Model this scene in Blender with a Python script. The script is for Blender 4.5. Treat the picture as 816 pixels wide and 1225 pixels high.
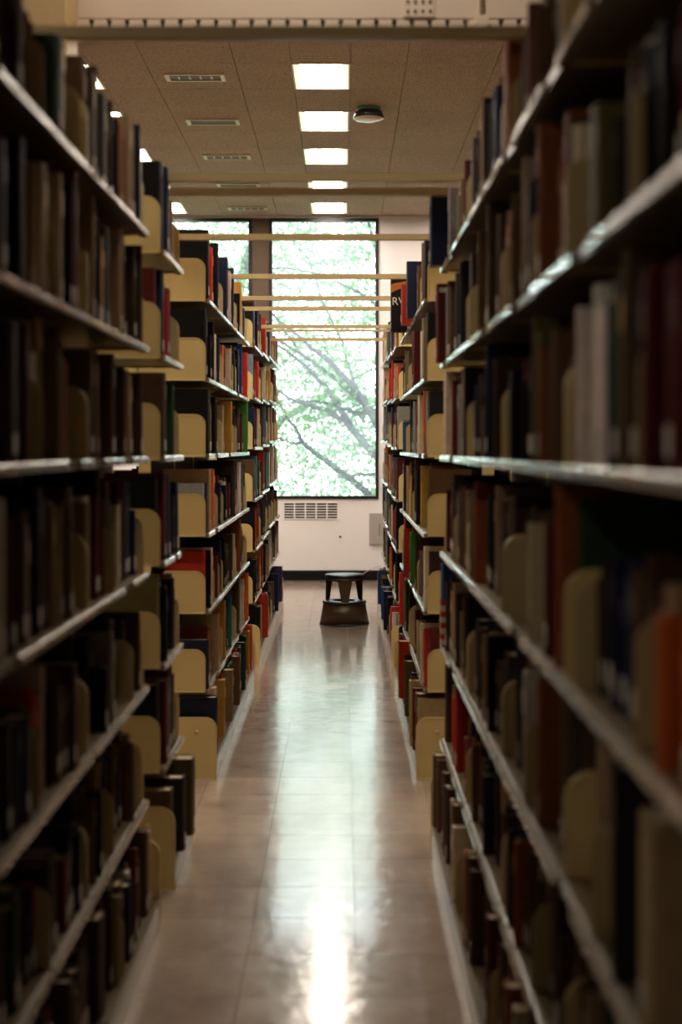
import bpy, bmesh, math, random
from mathutils import Vector, Matrix

# ------------------------------------------------------------------ clear
for o in list(bpy.data.objects):
    bpy.data.objects.remove(o)
S = bpy.context.scene
COL = S.collection
R = random.Random(11)

# ------------------------------------------------------------------ camera
EYE = 1.42            # camera height (m)
FPX = 1701.0          # focal length in pixels of the 816x1225 frame (50 mm on 36 mm)
VX, VY = 410.0, 535.0  # vanishing point of the aisle
cam_d = bpy.data.cameras.new('camera')
cam = bpy.data.objects.new('camera', cam_d)
COL.objects.link(cam)
cam.location = (0, 0, EYE)
cam.rotation_euler = (math.pi / 2, 0, 0)
cam_d.sensor_fit = 'VERTICAL'
cam_d.sensor_height = 36.0
cam_d.sensor_width = 24.0
cam_d.lens = 50.0
cam_d.shift_x = -(VX - 408.0) / 1225.0
cam_d.shift_y = -(612.5 - VY) / 1225.0
cam_d.clip_end = 200
cam_d.dof.use_dof = True
cam_d.dof.focus_distance = 9.3
cam_d.dof.aperture_fstop = 2.2
S.camera = cam

# ------------------------------------------------------------------ world / exposure
SKY = 3.2
LAMP = 15.5
w = bpy.data.worlds.new('overcast_sky')
S.world = w
w.use_nodes = True
bgn = w.node_tree.nodes['Background']
bgn.inputs[0].default_value = (0.90, 0.96, 1.0, 1)
bgn.inputs[1].default_value = SKY
S.view_settings.view_transform = 'Standard'
S.view_settings.look = 'None'
S.view_settings.gamma = 1.0
S.view_settings.use_curve_mapping = False
S.view_settings.exposure = 1.15


# ------------------------------------------------------------------ helpers
def px(x, y, z):
    return VX + FPX * x / y, VY - FPX * (z - EYE) / y


def at(u, v, y):
    return Vector(((u - VX) * y / FPX, y, EYE - (v - VY) * y / FPX))


class MB:
    """collects faces; build() links them as one mesh object"""
    def __init__(self):
        self.v = []; self.f = []; self.c = []; self.sm = []

    def face(self, idx, col=None, smooth=False):
        self.f.append(idx); self.c.append(col or (1, 1, 1)); self.sm.append(smooth)

    def box(self, x0, x1, y0, y1, z0, z1, col=None):
        if x0 > x1: x0, x1 = x1, x0
        if y0 > y1: y0, y1 = y1, y0
        b = len(self.v)
        self.v += [(x0, y0, z0), (x1, y0, z0), (x1, y1, z0), (x0, y1, z0),
                   (x0, y0, z1), (x1, y0, z1), (x1, y1, z1), (x0, y1, z1)]
        for q in ((0, 3, 2, 1), (4, 5, 6, 7), (0, 1, 5, 4), (1, 2, 6, 5), (2, 3, 7, 6), (3, 0, 4, 7)):
            self.face([b + i for i in q], col)
        return self

    def prism(self, pts, lo, hi, axis='z', col=None, smooth=False):
        """closed outline extruded along an axis; pts are the two other coordinates in order"""
        n = len(pts); b = len(self.v)
        for t in (lo, hi):
            for p in pts:
                if axis == 'z': self.v.append((p[0], p[1], t))
                elif axis == 'y': self.v.append((p[0], t, p[1]))
                else: self.v.append((t, p[0], p[1]))
        self.face([b + i for i in range(n)][::-1], col)
        self.face([b + n + i for i in range(n)], col)
        for i in range(n):
            j = (i + 1) % n
            self.face([b + i, b + j, b + n + j, b + n + i], col, smooth)
        return self

    def lathe(self, prof, seg=32, cx=0, cy=0, close=False, col=None):
        b = len(self.v); n = len(prof)
        for k in range(seg):
            a = 2 * math.pi * k / seg
            for r, z in prof:
                self.v.append((cx + r * math.cos(a), cy + r * math.sin(a), z))
        m = n if close else n - 1
        for k in range(seg):
            k2 = (k + 1) % seg
            for i in range(m):
                j = (i + 1) % n
                self.face([b + k * n + i, b + k2 * n + i, b + k2 * n + j, b + k * n + j], col, True)
        return self

    def tube(self, pts, rads, seg=8, col=None):
        b = len(self.v); n = len(pts)
        pts = [Vector(p) for p in pts]
        for i, p in enumerate(pts):
            d = (pts[min(i + 1, n - 1)] - pts[max(i - 1, 0)]).normalized()
            up = Vector((0, 0, 1)) if abs(d.z) < 0.9 else Vector((1, 0, 0))
            s = d.cross(up).normalized(); t = s.cross(d)
            for k in range(seg):
                a = 2 * math.pi * k / seg
                q = p + (s * math.cos(a) + t * math.sin(a)) * rads[i]
                self.v.append(tuple(q))
        for i in range(n - 1):
            for k in range(seg):
                k2 = (k + 1) % seg
                self.face([b + i * seg + k, b + i * seg + k2, b + (i + 1) * seg + k2, b + (i + 1) * seg + k], col, True)
        self.face([b + k for k in range(seg)][::-1], col)
        self.face([b + (n - 1) * seg + k for k in range(seg)], col)
        return self

    def mesh(self, name, mat, colors=False):
        me = bpy.data.meshes.new(name)
        me.from_pydata(self.v, [], self.f)
        if colors:
            at_ = me.color_attributes.new('col', 'FLOAT_COLOR', 'CORNER')
            flat = []
            for fi, f in enumerate(self.f):
                flat += [self.c[fi][0], self.c[fi][1], self.c[fi][2], 1.0] * len(f)
            at_.data.foreach_set('color', flat)
        me.polygons.foreach_set('use_smooth', self.sm)
        bm = bmesh.new(); bm.from_mesh(me)
        bmesh.ops.recalc_face_normals(bm, faces=bm.faces[:])
        bm.to_mesh(me); bm.free()
        me.update()
        if mat: me.materials.append(mat)
        return me

    def build(self, name, mat, parent=None, colors=False, bevel=0):
        return obj(name, self.mesh(name, mat, colors), parent, bevel)


def obj(name, me, parent=None, bevel=0):
    o = bpy.data.objects.new(name, me)
    COL.objects.link(o)
    if parent: o.parent = parent
    if bevel:
        m = o.modifiers.new('bevel', 'BEVEL'); m.width = bevel; m.segments = 2; m.limit_method = 'ANGLE'
    return o


def empty(name, loc=(0, 0, 0)):
    o = bpy.data.objects.new(name, None)
    COL.objects.link(o); o.location = loc; o.empty_display_size = 0.05
    return o


def tag(o, label=None, cat=None, group=None, kind=None):
    if label: o['label'] = label
    if cat: o['category'] = cat
    if group: o['group'] = group
    if kind: o['kind'] = kind
    return o


def ordinal(n):
    return '%d%s' % (n, 'th' if 10 <= n % 100 <= 20 else {1: 'st', 2: 'nd', 3: 'rd'}.get(n % 10, 'th'))


# ------------------------------------------------------------------ materials
def new_mat(name):
    m = bpy.data.materials.new(name); m.use_nodes = True
    nt = m.node_tree
    return m, nt, nt.nodes['Principled BSDF']


def N(nt, t, **kw):
    n = nt.nodes.new(t)
    for k, v in kw.items():
        if k in n.inputs: n.inputs[k].default_value = v
        else: setattr(n, k, v)
    return n


def paint(name, col, rough=0.5, grain=0.0, scale=300, var=0.0, metal=0.0, spec=0.5, coat=0.0, vscale=6):
    m, nt, p = new_mat(name)
    p.inputs['Base Color'].default_value = (*col, 1)
    p.inputs['Roughness'].default_value = rough
    p.inputs['Metallic'].default_value = metal
    p.inputs['Specular IOR Level'].default_value = spec
    p.inputs['Coat Weight'].default_value = coat
    tc = N(nt, 'ShaderNodeTexCoord')
    if var:
        nz = N(nt, 'ShaderNodeTexNoise', Scale=vscale, Detail=4.0)
        nt.links.new(tc.outputs['Object'], nz.inputs['Vector'])
        mr = N(nt, 'ShaderNodeMapRange')
        mr.inputs['To Min'].default_value = 1 - var; mr.inputs['To Max'].default_value = 1 + var
        nt.links.new(nz.outputs['Fac'], mr.inputs['Value'])
        mx = N(nt, 'ShaderNodeVectorMath', operation='SCALE')
        mx.inputs[0].default_value = col
        nt.links.new(mr.outputs[0], mx.inputs['Scale'])
        nt.links.new(mx.outputs[0], p.inputs['Base Color'])
    if grain:
        g = N(nt, 'ShaderNodeTexNoise', Scale=scale, Detail=2.0)
        nt.links.new(tc.outputs['Object'], g.inputs['Vector'])
        b = N(nt, 'ShaderNodeBump', Strength=grain, Distance=0.002)
        nt.links.new(g.outputs['Fac'], b.inputs['Height'])
        nt.links.new(b.outputs[0], p.inputs['Normal'])
    return m


M = {}
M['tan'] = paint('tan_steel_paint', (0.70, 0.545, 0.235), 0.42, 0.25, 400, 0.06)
M['bookend'] = paint('bookend_paint', (0.50, 0.385, 0.18), 0.45, 0.25, 400, 0.08)
M['panel'] = paint('gap_shade_dark_paint', (0.05, 0.038, 0.025), 0.6, 0, 0, 0.1)  # dark tone for the shade behind the books; also stencil and screw
M['shelf'] = paint('shaded_shelf_enamel', (0.13, 0.095, 0.05), 0.30, 0.1, 300, 0.1)  # the bays' tan paint darkened; the shelves' shade put into the colour
M['kick'] = paint('pale_base_enamel', (0.50, 0.44, 0.36), 0.25, 0.1, 200, 0.1)
M['holder'] = paint('label_holder_plastic', (0.27, 0.22, 0.165), 0.20, 0, 0, 0.25, spec=0.8, coat=0.5, vscale=25)
M['strut'] = paint('strut_paint', (0.50, 0.375, 0.18), 0.42, 0.1, 200, 0.05)
M['wall'] = paint('white_wall_paint', (0.86, 0.835, 0.85), 0.7, 0.15, 120, 0.03)
M['side_wall'] = paint('darkened_side_wall', (0.11, 0.08, 0.055), 0.7, 0.15, 120, 0.1)  # unseen side walls; dimness put into their colour against bright shelf gaps
M['beam'] = paint('cream_beam_paint', (0.78, 0.62, 0.48), 0.55, 0.1, 150, 0.03)
M['column'] = paint('yellow_cream_column', (0.66, 0.46, 0.22), 0.5, 0.1, 150, 0.04)
M['black_frame'] = paint('black_window_frame', (0.012, 0.011, 0.012), 0.35)
M['mullion'] = paint('brown_mullion', (0.10, 0.065, 0.04), 0.5, 0.2, 200, 0.1)
M['dark_base'] = paint('black_baseboard', (0.006, 0.005, 0.006), 0.5, spec=0.2)
M['pages'] = paint('page_paper', (0.55, 0.44, 0.29), 0.85, 0.5, 500, 0.12)
M['paper'] = paint('label_paper', (0.62, 0.56, 0.48), 0.7)
M['stool'] = paint('brown_stool_enamel', (0.075, 0.042, 0.018), 0.4, 0.15, 80, 0.25)
M['rubber'] = paint('black_rubber', (0.012, 0.012, 0.014), 0.38, 0.3, 300)
M['dark_hole'] = paint('dark_duct', (0.03, 0.025, 0.02), 0.7)
M['vent_frame'] = paint('vent_frame', (0.62, 0.53, 0.42), 0.4)
M['steel_tip'] = paint('grey_steel', (0.45, 0.43, 0.40), 0.35, metal=0.6)
M['greybox'] = paint('grey_panel', (0.40, 0.36, 0.34), 0.5, 0.1)
M['detector'] = paint('detector_black', (0.02, 0.022, 0.02), 0.3)
M['detector_green'] = paint('detector_green', (0.10, 0.30, 0.20), 0.35)
M['detector_lens'] = paint('detector_lens', (0.62, 0.50, 0.45), 0.2)
M['bark'] = paint('bark', (0.045, 0.042, 0.048), 0.9, 0.8, 30, 0.35)
M['ground'] = paint('lawn', (0.14, 0.22, 0.06), 0.9, 0.5, 20, 0.3)
M['slot'] = paint('vent_slot', (0.10, 0.07, 0.045), 0.6)
M['reflector'] = paint('reflector_white', (0.70, 0.78, 0.68), 0.25)

# ceiling tile: speckled fibre
m, nt, p = new_mat('speckled_ceiling_tile')
tc = N(nt, 'ShaderNodeTexCoord')
geo = N(nt, 'ShaderNodeNewGeometry')
mp = N(nt, 'ShaderNodeMapping'); mp.inputs['Scale'].default_value = (1.0, 0.55, 1.0)
nt.links.new(geo.outputs['Position'], mp.inputs['Vector'])
n1 = N(nt, 'ShaderNodeTexNoise', Scale=125.0, Detail=3.0, Roughness=0.65)
nt.links.new(mp.outputs[0], n1.inputs['Vector'])
cr = N(nt, 'ShaderNodeValToRGB')
cr.color_ramp.elements[0].position = 0.37; cr.color_ramp.elements[0].color = (0.10, 0.062, 0.035, 1)
cr.color_ramp.elements[1].position = 0.47; cr.color_ramp.elements[1].color = (0.42, 0.30, 0.205, 1)
nt.links.new(n1.outputs['Fac'], cr.inputs['Fac'])
n2 = N(nt, 'ShaderNodeTexNoise', Scale=1.6, Detail=3.0)
nt.links.new(geo.outputs['Position'], n2.inputs['Vector'])
mr = N(nt, 'ShaderNodeMapRange'); mr.inputs['To Min'].default_value = 0.82; mr.inputs['To Max'].default_value = 1.15
nt.links.new(n2.outputs['Fac'], mr.inputs['Value'])
vs = N(nt, 'ShaderNodeVectorMath', operation='SCALE')
nt.links.new(cr.outputs['Color'], vs.inputs[0]); nt.links.new(mr.outputs[0], vs.inputs['Scale'])
nt.links.new(vs.outputs[0], p.inputs['Base Color'])
p.inputs['Roughness'].default_value = 0.9
bp = N(nt, 'ShaderNodeBump', Strength=0.5, Distance=0.004)
nt.links.new(n1.outputs['Fac'], bp.inputs['Height']); nt.links.new(bp.outputs[0], p.inputs['Normal'])
M['ceil'] = m

# waxed floor tile
m, nt, p = new_mat('waxed_floor_tile')
geo = N(nt, 'ShaderNodeNewGeometry')
oi = N(nt, 'ShaderNodeObjectInfo')
n1 = N(nt, 'ShaderNodeTexNoise', Scale=5.0, Detail=6.0, Roughness=0.65)
nt.links.new(geo.outputs['Position'], n1.inputs['Vector'])
cr = N(nt, 'ShaderNodeValToRGB')
cr.color_ramp.elements[0].position = 0.3; cr.color_ramp.elements[0].color = (0.30, 0.225, 0.175, 1)
cr.color_ramp.elements[1].position = 0.7; cr.color_ramp.elements[1].color = (0.44, 0.345, 0.27, 1)
nt.links.new(n1.outputs['Fac'], cr.inputs['Fac'])
mr = N(nt, 'ShaderNodeMapRange'); mr.inputs['To Min'].default_value = 0.90; mr.inputs['To Max'].default_value = 1.08
nt.links.new(oi.outputs['Random'], mr.inputs['Value'])
vs = N(nt, 'ShaderNodeVectorMath', operation='SCALE')
nt.links.new(cr.outputs['Color'], vs.inputs[0]); nt.links.new(mr.outputs[0], vs.inputs['Scale'])
nt.links.new(vs.outputs[0], p.inputs['Base Color'])
n3 = N(nt, 'ShaderNodeTexNoise', Scale=9.0, Detail=5.0, Roughness=0.7)
nt.links.new(geo.outputs['Position'], n3.inputs['Vector'])
m3 = N(nt, 'ShaderNodeMapRange'); m3.inputs['From Min'].default_value = 0.3; m3.inputs['From Max'].default_value = 0.75
m3.inputs['To Min'].default_value = 0.10; m3.inputs['To Max'].default_value = 0.22
nt.links.new(n3.outputs['Fac'], m3.inputs['Value']); nt.links.new(m3.outputs[0], p.inputs['Roughness'])
n4 = N(nt, 'ShaderNodeTexNoise', Scale=12.0, Detail=4.0, Roughness=0.55)
nt.links.new(geo.outputs['Position'], n4.inputs['Vector'])
bp = N(nt, 'ShaderNodeBump', Strength=0.10, Distance=0.02)
nt.links.new(n4.outputs['Fac'], bp.inputs['Height']); nt.links.new(bp.outputs[0], p.inputs['Normal'])
p.inputs['Coat Weight'].default_value = 0.4
p.inputs['Coat Roughness'].default_value = 0.09
p.inputs['Specular IOR Level'].default_value = 0.5
M['floor'] = m
M['floor_slab'] = paint('floor_slab', (0.12, 0.09, 0.07), 0.6)

# book covers: colour from the mesh's own 'col' attribute, cloth weave and wear from noise
m, nt, p = new_mat('book_cloth')
an = N(nt, 'ShaderNodeAttribute', attribute_name='col')
geo = N(nt, 'ShaderNodeNewGeometry')
nz = N(nt, 'ShaderNodeTexNoise', Scale=38.0, Detail=5.0, Roughness=0.7)
nt.links.new(geo.outputs['Position'], nz.inputs['Vector'])
mr = N(nt, 'ShaderNodeMapRange'); mr.inputs['To Min'].default_value = 0.65; mr.inputs['To Max'].default_value = 1.35
nt.links.new(nz.outputs['Fac'], mr.inputs['Value'])
vs = N(nt, 'ShaderNodeVectorMath', operation='SCALE')
nt.links.new(an.outputs['Color'], vs.inputs[0]); nt.links.new(mr.outputs[0], vs.inputs['Scale'])
nt.links.new(vs.outputs[0], p.inputs['Base Color'])
p.inputs['Roughness'].default_value = 0.6
p.inputs['Specular IOR Level'].default_value = 0.16
n2 = N(nt, 'ShaderNodeTexNoise', Scale=700.0)
nt.links.new(geo.outputs['Position'], n2.inputs['Vector'])
bp = N(nt, 'ShaderNodeBump', Strength=0.2, Distance=0.001)
nt.links.new(n2.outputs['Fac'], bp.inputs['Height']); nt.links.new(bp.outputs[0], p.inputs['Normal'])
M['cloth'] = m

# glass
m, nt, p = new_mat('window_glass')
nt.nodes.remove(p)
tr = N(nt, 'ShaderNodeBsdfTransparent'); tr.inputs[0].default_value = (0.95, 0.98, 0.97, 1)
gl = N(nt, 'ShaderNodeBsdfGlossy', Roughness=0.02)
fr = N(nt, 'ShaderNodeFresnel', IOR=1.4)
mx = N(nt, 'ShaderNodeMixShader')
nt.links.new(fr.outputs[0], mx.inputs[0]); nt.links.new(tr.outputs[0], mx.inputs[1]); nt.links.new(gl.outputs[0], mx.inputs[2])
tl = N(nt, 'ShaderNodeBsdfTranslucent'); tl.inputs[0].default_value = (0.85, 0.92, 1.0, 1)
geo = N(nt, 'ShaderNodeNewGeometry')
dn = N(nt, 'ShaderNodeTexNoise', Scale=0.9, Detail=3.0)
nt.links.new(geo.outputs['Position'], dn.inputs['Vector'])
dm = N(nt, 'ShaderNodeMapRange'); dm.inputs['From Min'].default_value = 0.35; dm.inputs['From Max'].default_value = 0.7
dm.inputs['To Min'].default_value = 0.02; dm.inputs['To Max'].default_value = 0.11
nt.links.new(dn.outputs['Fac'], dm.inputs['Value'])
m2 = N(nt, 'ShaderNodeMixShader')
nt.links.new(dm.outputs[0], m2.inputs[0]); nt.links.new(mx.outputs[0], m2.inputs[1]); nt.links.new(tl.outputs[0], m2.inputs[2])
nt.links.new(m2.outputs[0], nt.nodes['Material Output'].inputs[0])
M['glass'] = m

# lamp diffuser
m, nt, p = new_mat('lamp_diffuser')
p.inputs['Base Color'].default_value = (0.8, 0.8, 0.8, 1)
p.inputs['Emission Color'].default_value = (1.0, 0.875, 0.735, 1)
p.inputs['Emission Strength'].default_value = LAMP
M['diffuser'] = m


def leaf_mat(name, c1, c2):
    m, nt, p = new_mat(name)
    nt.nodes.remove(p)
    geo = N(nt, 'ShaderNodeNewGeometry')
    nz = N(nt, 'ShaderNodeTexNoise', Scale=2.5, Detail=3.0)
    nt.links.new(geo.outputs['Position'], nz.inputs['Vector'])
    cr = N(nt, 'ShaderNodeValToRGB')
    cr.color_ramp.elements[0].position = 0.35; cr.color_ramp.elements[0].color = (*c1, 1)
    cr.color_ramp.elements[1].position = 0.65; cr.color_ramp.elements[1].color = (*c2, 1)
    nt.links.new(nz.outputs['Fac'], cr.inputs['Fac'])
    d = N(nt, 'ShaderNodeBsdfDiffuse'); t = N(nt, 'ShaderNodeBsdfTranslucent')
    nt.links.new(cr.outputs[0], d.inputs[0]); nt.links.new(cr.outputs[0], t.inputs[0])
    mx = N(nt, 'ShaderNodeMixShader'); mx.inputs[0].default_value = 0.5
    nt.links.new(d.outputs[0], mx.inputs[1]); nt.links.new(t.outputs[0], mx.inputs[2])
    nt.links.new(mx.outputs[0], nt.nodes['Material Output'].inputs[0])
    return m


M['leaf'] = leaf_mat('leaf_green', (0.09, 0.175, 0.085), (0.23, 0.38, 0.18))
M['leaf_hazed'] = leaf_mat('leaf_hazed', (0.20, 0.29, 0.24), (0.34, 0.44, 0.36))  # paler leaves: distance haze put into the colour

# ------------------------------------------------------------------ the setting
YW = 15.2            # inner face of the window wall
ZC = 3.89            # ceiling
XL, XR, YB = -4.2, 4.2, -2.6


def struct(name, mb, mat, parent=None, bevel=0):
    o = mb.build(name, mat, parent, bevel=bevel)
    if parent is None: o['kind'] = 'structure'
    return o


floor = struct('floor', MB().box(XL, XR, YB, YW, -0.10, -0.012), M['floor_slab'])
TP = 0.305
tile_me = MB().prism([(0.0007, 0.0007), (TP - 0.0007, 0.0007), (TP - 0.0007, TP - 0.0007), (0.0007, TP - 0.0007)], -0.012, 0).mesh('floor_tile', M['floor'])
tiles = []
x_seams = [0.037 + TP * k for k in range(-16, 16)]
rest = MB()
for i, xs in enumerate(x_seams):
    for j in range(-9, 51):
        ys = 0.02 + TP * j
        if ys + TP > YW + 0.05 or xs < XL or xs + TP > XR: continue
        in_aisle = -0.90 < xs < 0.30 and ys > 1.9
        in_cross = -1.5 < xs < 0.9 and (5.0 < ys < 6.1 or 8.6 < ys < 9.3 or ys > 12.8)
        if (in_aisle or in_cross) and len(tiles) < 300:
            o = obj('floor_tile', tile_me, floor); o.location = (xs, ys, 0); tiles.append(o)
        else:
            rest.box(xs + 0.0012, xs + TP - 0.0012, ys + 0.0012, min(ys + TP - 0.0012, YW), -0.012, 0)
tag(rest.build('floor_tiling', M['floor'], floor), kind='stuff')

# ceiling slab with tiles hung beneath
ceiling = struct('ceiling', MB().box(XL, XR, YB, YW, ZC + 0.02, ZC + 0.12), M['ceil'])
P = 1.68
col_edges = []
for k in range(-2, 2):
    b = -0.33 + P * k
    col_edges += [(b, b + 0.38, 'L'), (b + 0.38, b + 0.74, 'T'), (b + 0.74, b + 1.316, 'V'), (b + 1.316, b + P, 'T')]
row_edges = []
y0 = 9.155
for k in range(-7, 10):
    row_edges.append((y0 + 0.65 * k, y0 + 0.65 * (k + 1), 'L' if k % 2 == 0 else 'T'))
ctile = {}
lamps, vents = [], []
for (xa, xb, ct) in col_edges:
    if xa < XL + 0.1 or xb > XR - 0.1: continue
    for (ya, yb, rt) in row_edges:
        yb = min(yb, YW)
        if yb - ya < 0.05: continue
        if ct == 'L' and rt == 'L' and yb - ya > 0.6:
            lamps.append((xa, xb, ya, yb)); continue
        if ct == 'V' and rt == 'L' and xa < 0 and ya > 5: vents.append((xa, xb, ya, yb))
        key = (round(xb - xa, 3), round(yb - ya, 3))
        if key not in ctile:
            g = 0.0022
            ctile[key] = MB().box(g, key[0] - g, g, key[1] - g, 0, 0.02).mesh('ceiling_tile', M['ceil'])
        o = obj('ceiling_tile', ctile[key], ceiling); o.location = (xa, ya, ZC)
# the rows nearer than the beam hang just under a plain ceiling
for (xa, xb, ct) in col_edges:
    if ct == 'L' and XL < xa and xb < XR and abs(xa + xb) < 0.6:
        for yc in (3.63,):
            lamps.append((xa, xb, yc - 0.325, yc + 0.325))
    elif ct == 'L' and -2.5 < xa < -1:
        lamps.append((xa, xb, 1.03 - 0.325, 1.03 + 0.325))
struct('trim_1', MB().box(XL, XR, YB, row_edges[0][0], ZC, ZC + 0.02), M['ceil'], ceiling)
struct('wall_left', MB().box(XL - 0.15, XL, YB, YW, -0.1, ZC + 0.12), M['side_wall'])
struct('wall_right', MB().box(XR, XR + 0.15, YB, YW, -0.1, ZC + 0.12), M['side_wall'])
struct('wall_back', MB().box(XL - 0.15, XR + 0.15, YB - 0.15, YB, -0.1, ZC + 0.12), M['wall'])

# window wall
SILL, WTOP = 0.866, 3.865
W1 = (-0.786, 0.384); W2 = (-2.15, -0.972)
wb = MB()
wb.box(XL - .15, XR + .15, YW, YW + 0.25, -0.1, SILL)
wb.box(XL - .15, XR + .15, YW, YW + 0.25, WTOP, ZC + 0.12)
wb.box(W1[1], XR + .15, YW, YW + 0.25, SILL, WTOP)
wb.box(XL - .15, W2[0], YW, YW + 0.25, SILL, WTOP)
struct('wall_window', wb, M['wall'])
struct('trim_2', MB().box(W2[1], W1[0], YW - 0.01, YW + 0.25, SILL, WTOP), M['mullion'], bevel=0.004)
bb = MB(); bb.prism([(YW, 0), (YW - 0.02, 0), (YW - 0.02, 0.095), (YW - 0.012, 0.105), (YW, 0.105)], XL, XR, 'x')
struct('baseboard_window', bb, M['dark_base'])
for n, (xa, xb) in enumerate((W1, W2)):
    t = 0.034
    f = MB()
    f.box(xa, xa + t, YW - 0.015, YW + 0.07, SILL, WTOP)
    f.box(xb - t, xb, YW - 0.015, YW + 0.07, SILL, WTOP)
    f.box(xa + t, xb - t, YW - 0.015, YW + 0.07, SILL, SILL + t)
    f.box(xa + t, xb - t, YW - 0.015, YW + 0.07, WTOP - t, WTOP)
    wo = empty('window_%d' % (n + 1), ((xa + xb) / 2, YW, SILL)); wo['kind'] = 'structure'
    fo = f.build('window_frame', M['black_frame'], wo); fo.matrix_parent_inverse = Matrix.Translation(-wo.location)
    go = MB().box(xa + t, xb - t, YW + 0.02, YW + 0.026, SILL + t, WTOP - t).build('pane', M['glass'], wo)
    go.matrix_parent_inverse = Matrix.Translation(-wo.location)

# ceiling beam with fluted lower edge, bolted plate and conduit
BY = 4.47
BZ = 2.766
beam = struct('trim_3', MB().box(-2.6, 2.6, BY, BY + 0.26, BZ, ZC + 0.02), M['beam'], bevel=0.003)
MB().box(-2.6, 2.6, BY + 0.012, BY + 0.20, BZ - 0.004, BZ - 0.001).build('soffit', M['dark_hole'], beam)
flute = MB().prism([(0, 0), (0.040, 0), (0.044, -0.024), (-0.004, -0.024)], 0, 0.03, 'y').mesh('flute', M['beam'])
for k in range(34):
    o = obj('flute', flute, beam); o.location = (-0.95 + 0.056 * k, BY + 0.002, BZ - 0.001)
MB().box(-2.6, 2.6, BY + 0.004, BY + 0.04, BZ - 0.030, BZ - 0.0245).build('lower_lip', M['beam'], beam)
pl = MB().box(0.19, 0.29, BY - 0.006, BY, BZ + 0.004, BZ + 0.19).build('bolt_plate', M['beam'], beam, bevel=0.002)
bolt = MB().prism([(0.005 * math.cos(a * math.pi / 4), 0.005 * math.sin(a * math.pi / 4)) for a in range(8)], -0.006, 0.0, 'y').mesh('bolt', M['mullion'])
for bx in (0.205, 0.228, 0.252, 0.275):
    for bz in (0.022, 0.052, 0.082, 0.112):
        o = obj('bolt', bolt, pl); o.location = (bx, BY - 0.004, BZ + bz)
MB().tube([(0.437, BY - 0.006, BZ - 0.01), (0.437, BY - 0.006, ZC)], [0.007, 0.007], 10).build('conduit', M['beam'], beam)
MB().prism([(0.42, BZ - 0.035), (0.455, BZ - 0.035), (0.46, BZ - 0.02), (0.455, BZ + 0.006), (0.42, BZ + 0.006), (0.415, BZ - 0.02)], BY - 0.025, BY + 0.01, 'y').build('conduit_clip', M['beam'], beam, bevel=0.003)

# column standing in the gap of the range
colu = struct('trim_4', MB().box(-1.02, -0.825, 4.25, 4.43, 0, ZC), M['column'], bevel=0.004)

# wall grille, wall panel
g = empty('wall_grille', (-0.33, YW, 0.70)); tag(g, 'white slatted air grille in the wall under the window', 'grille')
gx0, gx1, gz0, gz1 = -0.63, -0.052, 0.655, 0.825
hole = MB().box(gx0 + 0.33, gx1 + 0.33, -0.004, 0.0, gz0 - 0.7, gz1 - 0.7).build('duct', M['dark_hole'], g)
slat = MB().prism([(-0.012, 0.0), (-0.003, 0.006), (-0.003, -0.004)], 0, gx1 - gx0, 'x').mesh('slat', M['wall'])
for k in range(7):
    o = obj('slat', slat, g); o.location = (gx0 + 0.33, 0, gz0 - 0.7 + 0.0 + (gz1 - gz0) * k / 6)
bar = MB().box(0, 0.014, -0.014, 0, gz0 - 0.705, gz1 - 0.695).mesh('divider', M['wall'])
for k in range(6):
    o = obj('divider', bar, g); o.location = (gx0 + 0.33 - 0.007 + (gx1 - gx0) * k / 5, 0, 0)
b = empty('wall_panel', (0.37, YW, 0.55)); tag(b, 'grey metal access panel mounted low on the window wall', 'panel')
MB().box(-0.085, 0.085, -0.035, 0, -0.165, 0.165).build('cover', M['greybox'], b, bevel=0.004)
MB().box(0.02, 0.026, -0.038, -0.034, -0.08, 0.05).build('stencil', M['panel'], b)

# ------------------------------------------------------------------ ceiling fittings
fr_me = None
for (xa, xb, ya, yb) in lamps:
    cx, cy = (xa + xb) / 2, (ya + yb) / 2
    hx, hy = (xb - xa) / 2, (yb - ya) / 2
    t = empty('ceiling_light', (cx, cy, ZC if cy > 4.6 else ZC - 0.032))
    row = round((14.68 - cy) / 1.3) + 1
    where = {-2: 'far aisle, grille side', -1: 'next aisle, grille side', 0: 'middle of the main aisle', 1: 'next aisle, wall panel side'}[round((cx + 0.14) / P)]
    tag(t, 'lit recessed ceiling light, %s from the window, over the %s' % (ordinal(row), where), 'ceiling light', 'recessed ceiling lights')
    if fr_me is None:
        f = MB()
        f.box(-hx, hx, -hy, -hy + 0.012, -0.004, 0.03); f.box(-hx, hx, hy - 0.012, hy, -0.004, 0.03)
        f.box(-hx, -hx + 0.012, -hy + 0.012, hy - 0.012, -0.004, 0.03); f.box(hx - 0.012, hx, -hy + 0.012, hy - 0.012, -0.004, 0.03)
        fr_me = f.mesh('frame', M['vent_frame'])
        r1 = MB().prism([(-hx + 0.012, 0.0), (-hx + 0.05, 0.018), (-hx + 0.012, 0.02)], -hy + 0.012, hy - 0.012, 'y').mesh('reflector', M['reflector'])
        r2 = MB().prism([(hx - 0.012, 0.0), (hx - 0.05, 0.018), (hx - 0.012, 0.02)], -hy + 0.012, hy - 0.012, 'y').mesh('reflector', M['reflector'])
        df = MB().box(-hx + 0.05, hx - 0.05, -hy + 0.012, hy - 0.012, 0.0165, 0.0195).mesh('diffuser', M['diffuser'])
    for nm, me in (('frame', fr_me), ('reflector', r1), ('reflector', r2), ('diffuser', df)):
        obj(nm, me, t)

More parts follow.
